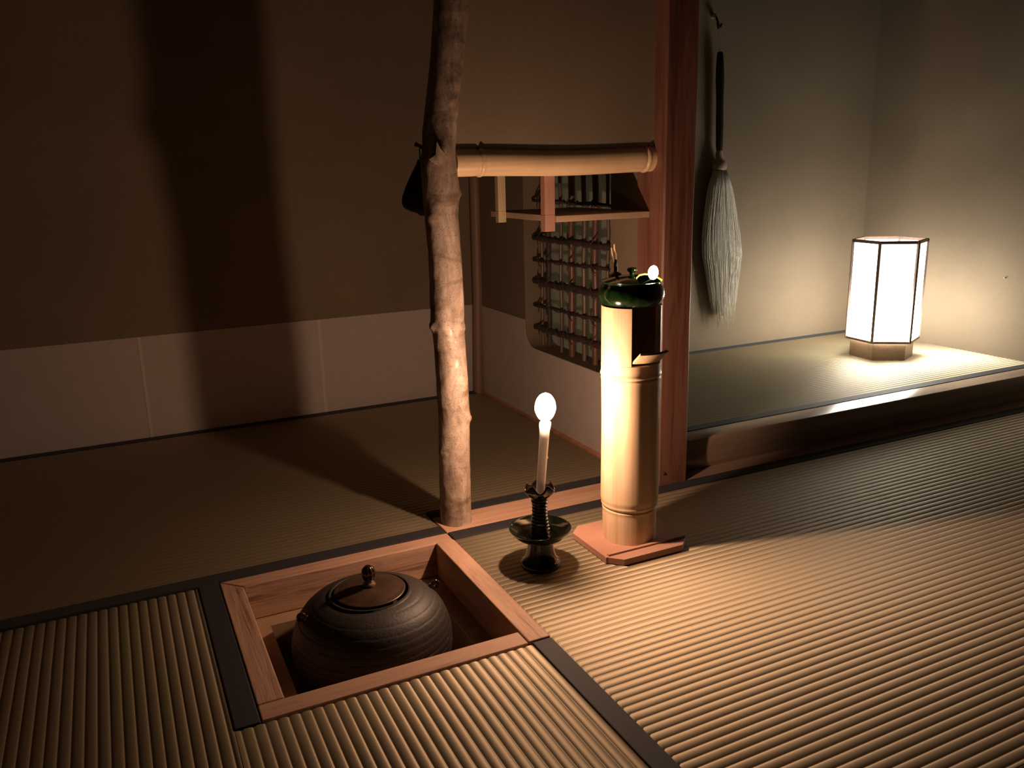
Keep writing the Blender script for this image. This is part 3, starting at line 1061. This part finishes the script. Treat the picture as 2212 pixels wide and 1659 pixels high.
for a, b in ((-0.104, -0.022), (0.1045, 0.034)):
    c = Vector((KC[0], KC[1], 0)) + RT * a + FWD * b
    dr = (c - Vector((KC[0], KC[1], 0))).normalized()
    tg = Vector((-dr.y, dr.x, 0))
    c2 = c + Vector((0, 0, 0.0110))
    g = Geo()
    g.tube([c - dr * 0.018 + Vector((0, 0, -0.006)), c - dr * 0.006 + Vector((0, 0, 0.002)), c2 - dr * 0.001], [0.010, 0.0085, 0.006], 14)
    ring = [c2 + tg * 0.0 + dr * 0.004 + (Vector((0, 0, 1)) * cos(q) + dr * sin(q)) * 0.0052 for q in [2 * pi * i / 20 for i in range(21)]]
    g.tube(ring, 0.0030, 10, caps=(False, False))
    mesh_obj('ring_lug', g, M['bronze_dark'], t)

# ------------------------------------------------------------------ candlestick and candle
SCX, SCY = 0.098, -0.205
t = thing('candlestick', 'dark green glazed ceramic candlestick with wide drip dish and petalled cup', 'candlestick', (SCX, SCY, 0.0))
foot = smooth_profile([(0.0250, 0.0005), (0.0345, 0.0005), (0.0362, 0.0040), (0.0345, 0.0085), (0.0300, 0.0130), (0.0262, 0.0215), (0.0235, 0.0330), (0.0218, 0.0450), (0.0212, 0.0520)], 5)
mesh_obj('foot', Geo().lathe((SCX, SCY), [(0.0005, 0.003), (0.022, 0.003)] + foot + [(0.0005, 0.0520)], 72), M['oribe_brown'], t, angle=60)
dish = smooth_profile([(0.0150, 0.0500), (0.0270, 0.0490), (0.0400, 0.0540), (0.0500, 0.0620), (0.0545, 0.0690), (0.0550, 0.0708), (0.0535, 0.0712), (0.0500, 0.0672), (0.0400, 0.0600), (0.0280, 0.0562), (0.0170, 0.0560)], 5)
mesh_obj('drip_dish', Geo().lathe((SCX, SCY), [(0.0005, 0.0500)] + dish + [(0.0005, 0.0560)], 96), M['oribe'], t, angle=60)
col = [(0.0185 - 0.0055 * min(1, k / 40) + (0.0012 if k > 60 else 0), 0.0540 + 0.0720 * k / 70) for k in range(71)]


def thread(r, z, th):
    s = (z / 0.0062 + th / (2 * pi)) % 1.0
    return (r + 0.0011 * math.cos(2 * pi * s) if z > 0.056 else r), z


mesh_obj('ribbed_stem', Geo().lathe((SCX, SCY), [(0.0005, 0.0540)] + col + [(0.0005, 0.1260)], 72, thread), M['oribe'], t, angle=80)


def petals(r, z, th):
    k = max(0.0, (z - 0.1270) / 0.026)
    p = cos(5 * th + 0.5)
    return r * (1 + 0.10 * k * (1 - p)), z - 0.0105 * k ** 1.2 * (0.5 - 0.5 * p)


cup = [(0.0005, 0.1235), (0.0125, 0.1240), (0.0165, 0.1290), (0.0205, 0.1360), (0.0228, 0.1430), (0.0232, 0.1490), (0.0222, 0.1535), (0.0208, 0.1535), (0.0210, 0.1490), (0.0203, 0.1430), (0.0178, 0.1370), (0.0130, 0.1325), (0.0005, 0.1320)]
mesh_obj('petal_cup', Geo().lathe((SCX, SCY), smooth_profile(cup, 4), 100, petals), M['oribe_brown'], t, angle=70)

# candle leans a little to the viewer's right
RT2 = Vector((0.9, -0.435, 0)).normalized()
BASE = Vector((SCX, SCY, 0.1325))


def lean(z):
    return Vector((SCX, SCY, z)) + RT2 * (0.001 + (z - 0.1325) * 0.083)


t = thing('candle', 'slim white burning candle leaning slightly in the dark candlestick', 'candle', (SCX, SCY, 0.1325))
zz = [0.1325, 0.150, 0.18, 0.21, 0.235, 0.248, 0.2555, 0.2605, 0.2635, 0.2640, 0.2620, 0.2612]
rr = [0.0078, 0.0078, 0.0079, 0.0081, 0.0084, 0.0089, 0.0096, 0.0099, 0.0094, 0.0080, 0.0060, 0.0010]
rs = [[tuple(lean(z) + Vector((cos(2 * pi * i / 36), sin(2 * pi * i / 36), 0)) * r) for i in range(36)] for z, r in zip(zz, rr)]
wx = mesh_obj('wax_stick', Geo().rings(rs), M['wax'], t, angle=70)
dp = lean(0.200) + RT2 * 0.0080
mesh_obj('wax_drip', Geo().ball(dp, 0.0016, 10, 8, 1.6), M['wax'], t)
wk = lean(0.262)
mesh_obj('wick', Geo().tube([wk - Vector((0, 0, 0.003)), wk + Vector((0, 0, 0.006)), wk + Vector((0.001, 0, 0.012))], [0.0016, 0.0015, 0.0009], 8), M['wick'], t)


def flame(base, h, r, lean_v=Vector((0, 0, 0))):
    prof = smooth_profile([(0.0002, 0.0), (0.42, 0.04), (0.74, 0.16), (0.97, 0.36), (1.0, 0.52), (0.86, 0.74), (0.50, 0.92), (0.0002, 1.0)], 5)
    rs = []
    for a, b in prof:
        c = base + Vector((0, 0, h * b)) + lean_v * (b * b)
        rs.append([tuple(c + Vector((cos(2 * pi * i / 28), sin(2 * pi * i / 28), 0)) * max(a, 0.003) * r) for i in range(28)])
    return Geo().rings(rs)


mesh_obj('flame', flame(lean(0.2655), 0.0500, 0.0180, Vector((0.001, 0, 0))), M['flame'], t, angle=180)

# ------------------------------------------------------------------ bamboo lamp stand with oil lamp
TC = Vector((0.288, -0.200, 0))
TF = (TC - Vector((CAM.x, CAM.y, 0))).normalized()
TR_ = Vector((TF.y, -TF.x, 0))
A_FRONT = math.atan2(-TF.y, -TF.x)           # angle that faces the viewer
t = thing('bamboo_lamp_stand', 'thick upright bamboo lamp stand with a cut window on a square base board', 'lamp stand', (TC.x, TC.y, 0.0))
c = 0.024
bx0, bx1, by0, by1 = 0.2000, 0.3740, -0.2830, -0.1180
g = Geo().prism([(bx0 + c, by0), (bx1 - c, by0), (bx1, by0 + c), (bx1, by1 - c), (bx1 - c, by1), (bx0 + c, by1), (bx0, by1 - c), (bx0, by0 + c)], 0.0008, 0.0125)
bb = mesh_obj('base_board', g, M['board'], t, smooth=False, bevel=0.0007)
# raised lip along the front of the board, running over the side
g = Geo().box(bx0 + 0.006, bx1 - 0.001, by0 + 0.0235, by0 + 0.0300, 0.012, 0.0160)
g.box(bx0 - 0.0010, bx0 + 0.004, by0 + 0.0215, by0 + 0.0262, 0.0008, 0.0128)
mesh_obj('board_lip', g, M['board'], bb, smooth=False, bevel=0.0006)

RO, RI = 0.0526, 0.0430
WIN0, WIN1 = A_FRONT + radians(1.0), A_FRONT + radians(74.0)     # window sector, to the viewer's right
# direction check: increasing angle must go to the viewer's right
vtest = Vector((cos(A_FRONT + 0.3), sin(A_FRONT + 0.3), 0))
SGN = 1 if vtest.dot(TR_) > 0 else -1
if SGN < 0:
    WIN0, WIN1 = A_FRONT - radians(74.0), A_FRONT - radians(1.0)
ZW = 0.3470
NODES = [(0.0770, 1), (0.3235, 1)]


def rad_at(z):
    r = 0.0492 + (RO - 0.0492) * min(1, max(0, (z - 0.078) / 0.012)) if z < 0.12 else RO
    r += 0.0006 * sin(z * 20)
    for nz, _ in NODES:
        d = (z - nz) / 0.0030
        r += 0.0017 * math.exp(-(d - 1.0) ** 2 * 0.7) - 0.0013 * math.exp(-(d + 0.35) ** 2 * 3.0) + 0.0007 * math.exp(-(d + 1.6) ** 2 * 1.2)
    return r


zs = sorted(set([0.0125 + (ZW - 0.0125) * i / 90 for i in range(91)] + [nz + k * 0.0007 for nz, _ in NODES for k in range(-10, 11)]))
g = Geo()
g.lathe(TC, [(0.0005, 0.0125)] + [(rad_at(z), z) for z in zs] + [(RI, ZW), (RI, 0.326), (0.0005, 0.3235)], 96)
a0, a1 = WIN1, WIN0 + 2 * pi
zs2 = [ZW + (0.4480 - ZW) * i / 20 for i in range(21)]
n_a = 80
loop = []
ringsU = []
for z in zs2:
    lp = []
    for i in range(n_a + 1):
        a = a0 + (a1 - a0) * i / n_a
        lp.append((TC.x + RO * cos(a), TC.y + RO * sin(a), z))
    for i in range(n_a, -1, -1):
        a = a0 + (a1 - a0) * i / n_a
        lp.append((TC.x + RI * cos(a), TC.y + RI * sin(a), z))
    ringsU.append(lp)
nl = len(ringsU[0])
vs = [p for r_ in ringsU for p in r_]
fs = []
for k_ in range(len(ringsU) - 1):
    for i in range(nl):
        j = (i + 1) % nl
        fs.append((k_ * nl + i, k_ * nl + j, (k_ + 1) * nl + j, (k_ + 1) * nl + i))
b_ = (len(ringsU) - 1) * nl
for i in range(n_a):
    fs.append((b_ + i, b_ + i + 1, b_ + nl - 2 - i, b_ + nl - 1 - i))
g.add(vs, fs)
shaft = mesh_obj('bamboo_shaft', g, M['bamboo_z'], t, angle=50)
# the cut piece of wall left as a flap, tilted outwards at its foot
AM = (WIN0 + WIN1) / 2
od = Vector((cos(AM), sin(AM), 0))
g = Geo()
rsF = []
for k_ in range(7):
    s = k_ / 6
    lp = []
    off = od * (0.0035 + 0.021 * s)
    z = ZW + 0.0065 + 0.0185 * s
    n2 = 24
    for i in range(n2 + 1):
        a = WIN0 + (WIN1 - WIN0) * i / n2
        p = TC + Vector((cos(a), sin(a), 0)) * (RO) + off
        lp.append((p.x, p.y, z))
    for i in range(n2, -1, -1):
        a = WIN0 + (WIN1 - WIN0) * i / n2
        p = TC + Vector((cos(a), sin(a), 0)) * (RO - 0.0062) + off
        lp.append((p.x, p.y, z + 0.0025))
    rsF.append(lp)
g.rings(rsF)
mesh_obj('bamboo_flap', g, M['bamboo_skin'], t, angle=50)


def tk(a, z, b=0.0):
    """point in the stand's own frame: a to the viewer's right, b away from the viewer"""
    return TC + TR_ * a + TF * b + Vector((0, 0, z))


# oil lamp pot
t = thing('oil_lamp', 'squat glossy green ceramic oil lamp with lid and small flame on bamboo stand', 'oil lamp', (TC.x, TC.y, 0.448))
pot = smooth_profile([(0.0440, 0.4482), (0.0500, 0.4500), (0.0555, 0.4590), (0.0572, 0.4675), (0.0552, 0.4770), (0.0510, 0.4835), (0.0495, 0.4862), (0.0515, 0.4890)], 5)
inn_ = smooth_profile([(0.0500, 0.4895), (0.0470, 0.4850), (0.0470, 0.4780), (0.0400, 0.4700), (0.0200, 0.4680)], 4)
mesh_obj('pot', Geo().lathe(TC, [(0.0005, 0.4482)] + pot + inn_ + [(0.0005, 0.4680)], 96), M['oribe_green'], t, angle=60)
# lid covers all but a bite at the front right
la0 = A_FRONT + SGN * radians(98)
la1 = A_FRONT + SGN * radians(14) + (2 * pi if SGN > 0 else -2 * pi)
if SGN < 0:
    la0, la1 = la1, la0
lp_ = [(0.0508, 0.4884), (0.0530, 0.4892), (0.0535, 0.4904), (0.0515, 0.4912), (0.0420, 0.4940), (0.0280, 0.4975), (0.0130, 0.4995), (0.0010, 0.5000), (0.0010, 0.4960), (0.0280, 0.4935), (0.0500, 0.4884)]
lidg = Geo().lathe(TC, lp_ + [lp_[0]], 72, a0=min(la0, la1), a1=max(la0, la1))
ol = mesh_obj('lamp_lid', lidg, M['oribe_green'], t, angle=60)
kn = smooth_profile([(0.0060, 0.4985), (0.0042, 0.5010), (0.0042, 0.5030), (0.0080, 0.5062), (0.0086, 0.5092), (0.0064, 0.5122), (0.0005, 0.5130)], 4)
mesh_obj('lid_knob', Geo().lathe(TC, [(0.0005, 0.4985)] + kn, 32), M['oribe_green'], ol)
arch = [tk(0.0060, 0.4885, -0.012), tk(0.0075, 0.4950, -0.008), tk(0.0125, 0.4992, -0.004), tk(0.0215, 0.5005, 0.0), tk(0.0310, 0.4995, 0.002), tk(0.0395, 0.4965, 0.003), tk(0.0460, 0.4930, 0.002), tk(0.0520, 0.4893, 0.0)]
mesh_obj('hood_arch', Geo().tube(arch, [0.0020, 0.0018, 0.0017, 0.0016, 0.0016, 0.0016, 0.0017, 0.002], 10), M['oribe_lit'], ol)
fb = tk(0.0355, 0.4935, -0.020)
mesh_obj('lamp_wick', Geo().tube([tk(0.010, 0.478, -0.008), tk(0.022, 0.487, -0.016), tk(0.031, 0.4925, -0.019), fb + Vector((0, 0, 0.001))], [0.0017, 0.0017, 0.0017, 0.0014], 8), M['wick'], t)
mesh_obj('flame', flame(fb, 0.0245, 0.0088, TR_ * 0.001), M['flame'], t, angle=180)
mesh_obj('wick_holder', Geo().lathe(tk(-0.0285, 0.0, 0.022), [(0.0005, 0.492), (0.0110, 0.4935), (0.0115, 0.4985), (0.0075, 0.5010), (0.0035, 0.5030), (0.0030, 0.5180), (0.0022, 0.5240), (0.0005, 0.5245)], 24), M['oribe'], t)
# two pale straws standing in the holder
o = mesh_obj('wick_straw', Geo().tube([tk(-0.0280, 0.5235, 0.0215), tk(-0.0285, 0.532, 0.022), tk(-0.0310, 0.543, 0.022), tk(-0.0312, 0.5505, 0.022)], [0.0013, 0.0014, 0.0014, 0.0012], 8), M['straw_wick'])
tag(o, 'taller of the two pale straws standing behind the green oil lamp', 'straw', 'pale wick straws')
o = mesh_obj('wick_straw', Geo().tube([tk(-0.0318, 0.5185, 0.020), tk(-0.0340, 0.530, 0.021), tk(-0.0362, 0.5445, 0.021)], [0.0009, 0.0010, 0.0009], 8), M['straw_wick'])
tag(o, 'shorter thinner one of the two pale straws behind the green oil lamp', 'straw', 'pale wick straws')

# ------------------------------------------------------------------ paper lantern in the alcove
LC0 = Vector((1.69, 0.43, 0))
LF = (LC0 - Vector((CAM.x, CAM.y, 0))).normalized()
LR = Vector((LF.y, -LF.x, 0))
LC = LC0 - LR * 0.014 + LF * 0.014
A16 = radians(16)


def hexpt(r, i, z):
    a = A16 + pi / 3 * i
    p = LC + (LR * cos(a) + LF * sin(a)) * r
    return Vector((p.x, p.y, z))


t = thing('paper_lantern', 'hexagonal lit paper lantern with thin wooden frame on the alcove mat', 'lantern', (LC.x, LC.y, AZ))
g = Geo().prism([tuple(hexpt(0.0975, i, 0))[:2] for i in range(6)], AZ - 0.0008, 0.1285)
mesh_obj('lantern_base', g, M['lamp_wood'], t, smooth=False, bevel=0.0012)
SZ0, SZ1, SR = 0.1290, 0.4440, 0.1125
for i in range(6):
    a, b = hexpt(SR, i, 0), hexpt(SR, i + 1, 0)
    d = (b - a).normalized()
    nrm = Vector((d.y, -d.x, 0))
    if nrm.dot((a + b) / 2 - LC) < 0: nrm = -nrm
    a2, b2 = a + d * 0.0015 - nrm * 0.0022, b - d * 0.0015 - nrm * 0.0022
    vs = [(a2.x, a2.y, SZ0 + 0.003), (b2.x, b2.y, SZ0 + 0.003), (b2.x, b2.y, SZ1 - 0.003), (a2.x, a2.y, SZ1 - 0.003)]
    pn = mesh_obj('paper_panel', Geo().add(vs, [(0, 1, 2, 3)]), M['lamp_paper'], t, smooth=False, recalc=False)
    # frame strut at the corner
    c_ = hexpt(SR, i, 0)
    od_ = (c_ - LC).normalized()
    td_ = Vector((-od_.y, od_.x, 0))
    poly = [tuple(c_ + od_ * u + td_ * v)[:2] for u, v in ((0.0014, -0.0042), (0.0014, 0.0042), (-0.0060, 0.0042), (-0.0060, -0.0042))]
    mesh_obj('frame_strut', Geo().prism(poly, SZ0, SZ1), M['lamp_frame'], t, smooth=False)
for z0_, z1_ in ((SZ0 - 0.001, SZ0 + 0.006), (SZ1 - 0.008, SZ1 + 0.001)):
    g = Geo()
    o_ = [tuple(hexpt(SR + 0.0008, i, 0))[:2] for i in range(6)]
    i_ = [tuple(hexpt(SR - 0.0075, i, 0))[:2] for i in range(6)]
    vs = [(*p, z0_) for p in o_] + [(*p, z0_) for p in i_] + [(*p, z1_) for p in o_] + [(*p, z1_) for p in i_]
    fs = []
    for i in range(6):
        j = (i + 1) % 6
        fs += [(i, j, 12 + j, 12 + i), (6 + i, 18 + i, 18 + j, 6 + j), (12 + i, 12 + j, 18 + j, 18 + i), (i, 6 + i, 6 + j, j)]
    mesh_obj('frame_ring', g.add(vs, fs), M['lamp_frame'], t, smooth=False)

# ------------------------------------------------------------------ fly whisk on the alcove wall
WY = 0.786
t = thing('fly_whisk', 'long white haired fly whisk with dark handle hanging on the alcove wall', 'whisk', (1.285, WY, 0.15))
cl = [(1.020, 1.2690), (0.90, 1.2740), (0.72, 1.2800), (0.66, 1.2845), (0.50, 1.297), (0.38, 1.310), (0.14, 1.325)]


def wx_at(z):
    for a, b in zip(cl, cl[1:]):
        if b[0] <= z <= a[0]:
            s = (z - b[0]) / (a[0] - b[0])
            return b[1] + (a[1] - b[1]) * s
    return cl[0][1] if z > cl[0][0] else cl[-1][1]


zz = [1.022, 1.018, 0.98, 0.94, 0.88, 0.80, 0.74, 0.722]
rr = [0.006, 0.0095, 0.0125, 0.0135, 0.0115, 0.0120, 0.0110, 0.0085]
mesh_obj('handle', Geo().tube([(wx_at(z), WY, z) for z in zz], rr, 16), M['handle'], t, angle=70)
zz = [0.726, 0.715, 0.704, 0.694, 0.684, 0.672, 0.662]
rr = [0.010, 0.0125, 0.0105, 0.0180, 0.0225, 0.0235, 0.0150]
mesh_obj('braided_knot', Geo().tube([(wx_at(z), WY, z) for z in zz], rr, 18), M['knot'], t, angle=70)
g = Geo()
for sx in (-0.0022, 0.0022):
    g.tube([(1.2690 + sx, WY, 1.019), (1.2640 + sx * 1.3, WY, 1.06), (1.2600 + sx * 0.6, WY, 1.090)], 0.0008, 6)
mesh_obj('hanging_cord', g, M['cord'], t)
# hair: a soft core with many strands over it
g = Geo()
rs = []
HW = [(0.668, 0.018), (0.650, 0.030), (0.60, 0.047), (0.54, 0.060), (0.46, 0.075), (0.40, 0.079), (0.34, 0.073), (0.28, 0.055), (0.23, 0.033), (0.19, 0.012)]
for z, w in HW:
    rs.append([(wx_at(z) + w * 0.9 * cos(2 * pi * i / 32), WY + min(0.020, 0.5 * w + 0.006) * 0.85 * sin(2 * pi * i / 32) - 0.000, z) for i in range(32)])
g.rings(rs)


def hw(z):
    for a, b in zip(HW, HW[1:]):
        if b[0] <= z <= a[0]:
            s = (z - b[0]) / (a[0] - b[0])
            return b[1] + (a[1] - b[1]) * s
    return HW[0][1] if z > HW[0][0] else 0.012


rnd = random.Random(3)
for k_ in range(620):
    u = rnd.uniform(-1, 1)
    u = math.copysign(abs(u) ** 0.85, u)
    v = rnd.choice((-1, -1, -1, 1)) * math.sqrt(max(0, 1 - u * u)) * rnd.uniform(0.85, 1.1)
    zend = rnd.uniform(0.14, 0.36) + 0.10 * abs(u) * rnd.random()
    path, rad = [], []
    wob = rnd.uniform(0, 6)
    for i in range(9):
        s = i / 8
        z = 0.664 + (zend - 0.664) * s
        w = hw(max(z, 0.36)) if z < 0.40 else hw(z)
        shrink = 1 - 0.55 * max(0, (0.38 - z) / 0.24)
        x = wx_at(z) + u * w * shrink + 0.003 * sin(s * 5 + wob)
        y = WY + v * min(0.021, 0.5 * w + 0.006) + 0.001 * sin(s * 7 + wob)
        path.append((x, y, z))
        rad.append((0.0011 if i else 0.0014) * (1 - 0.65 * s))
    g.tube(path, rad, 5)
hr = mesh_obj('hair', g, M['hair'], t, angle=180)
t = thing('wall_hook', 'small dark hook on a pale peg high on the alcove wall, holding the whisk', 'hook', (1.2560, AB, 1.120))
mesh_obj('peg', Geo().tube([(1.2550, AB + 0.004, 1.128), (1.2552, AB - 0.010, 1.127), (1.2556, AB - 0.018, 1.124)], [0.0075, 0.0070, 0.0045], 14), M['cord'], t)
mesh_obj('hook', Geo().tube([(1.2556, AB - 0.017, 1.124), (1.2560, WY - 0.0, 1.108), (1.2575, WY, 1.098), (1.2610, WY, 1.0915), (1.2665, WY, 1.0950), (1.2700, WY, 1.102), (1.2725, WY, 1.103)], [0.0030, 0.0035, 0.0045, 0.0055, 0.0045, 0.0032, 0.0020], 12), M['black_peg'], t)
# a small nail in the right-hand alcove wall
o = mesh_obj('wall_nail', Geo().tube([(AR + 0.003, 0.2521, 0.3205), (AR - 0.005, 0.2521, 0.3205), (AR - 0.007, 0.2521, 0.3205)], [0.0016, 0.0016, 0.0024], 10), M['cord'])
tag(o, 'tiny pale nail in the alcove side wall right of the lantern', 'nail')
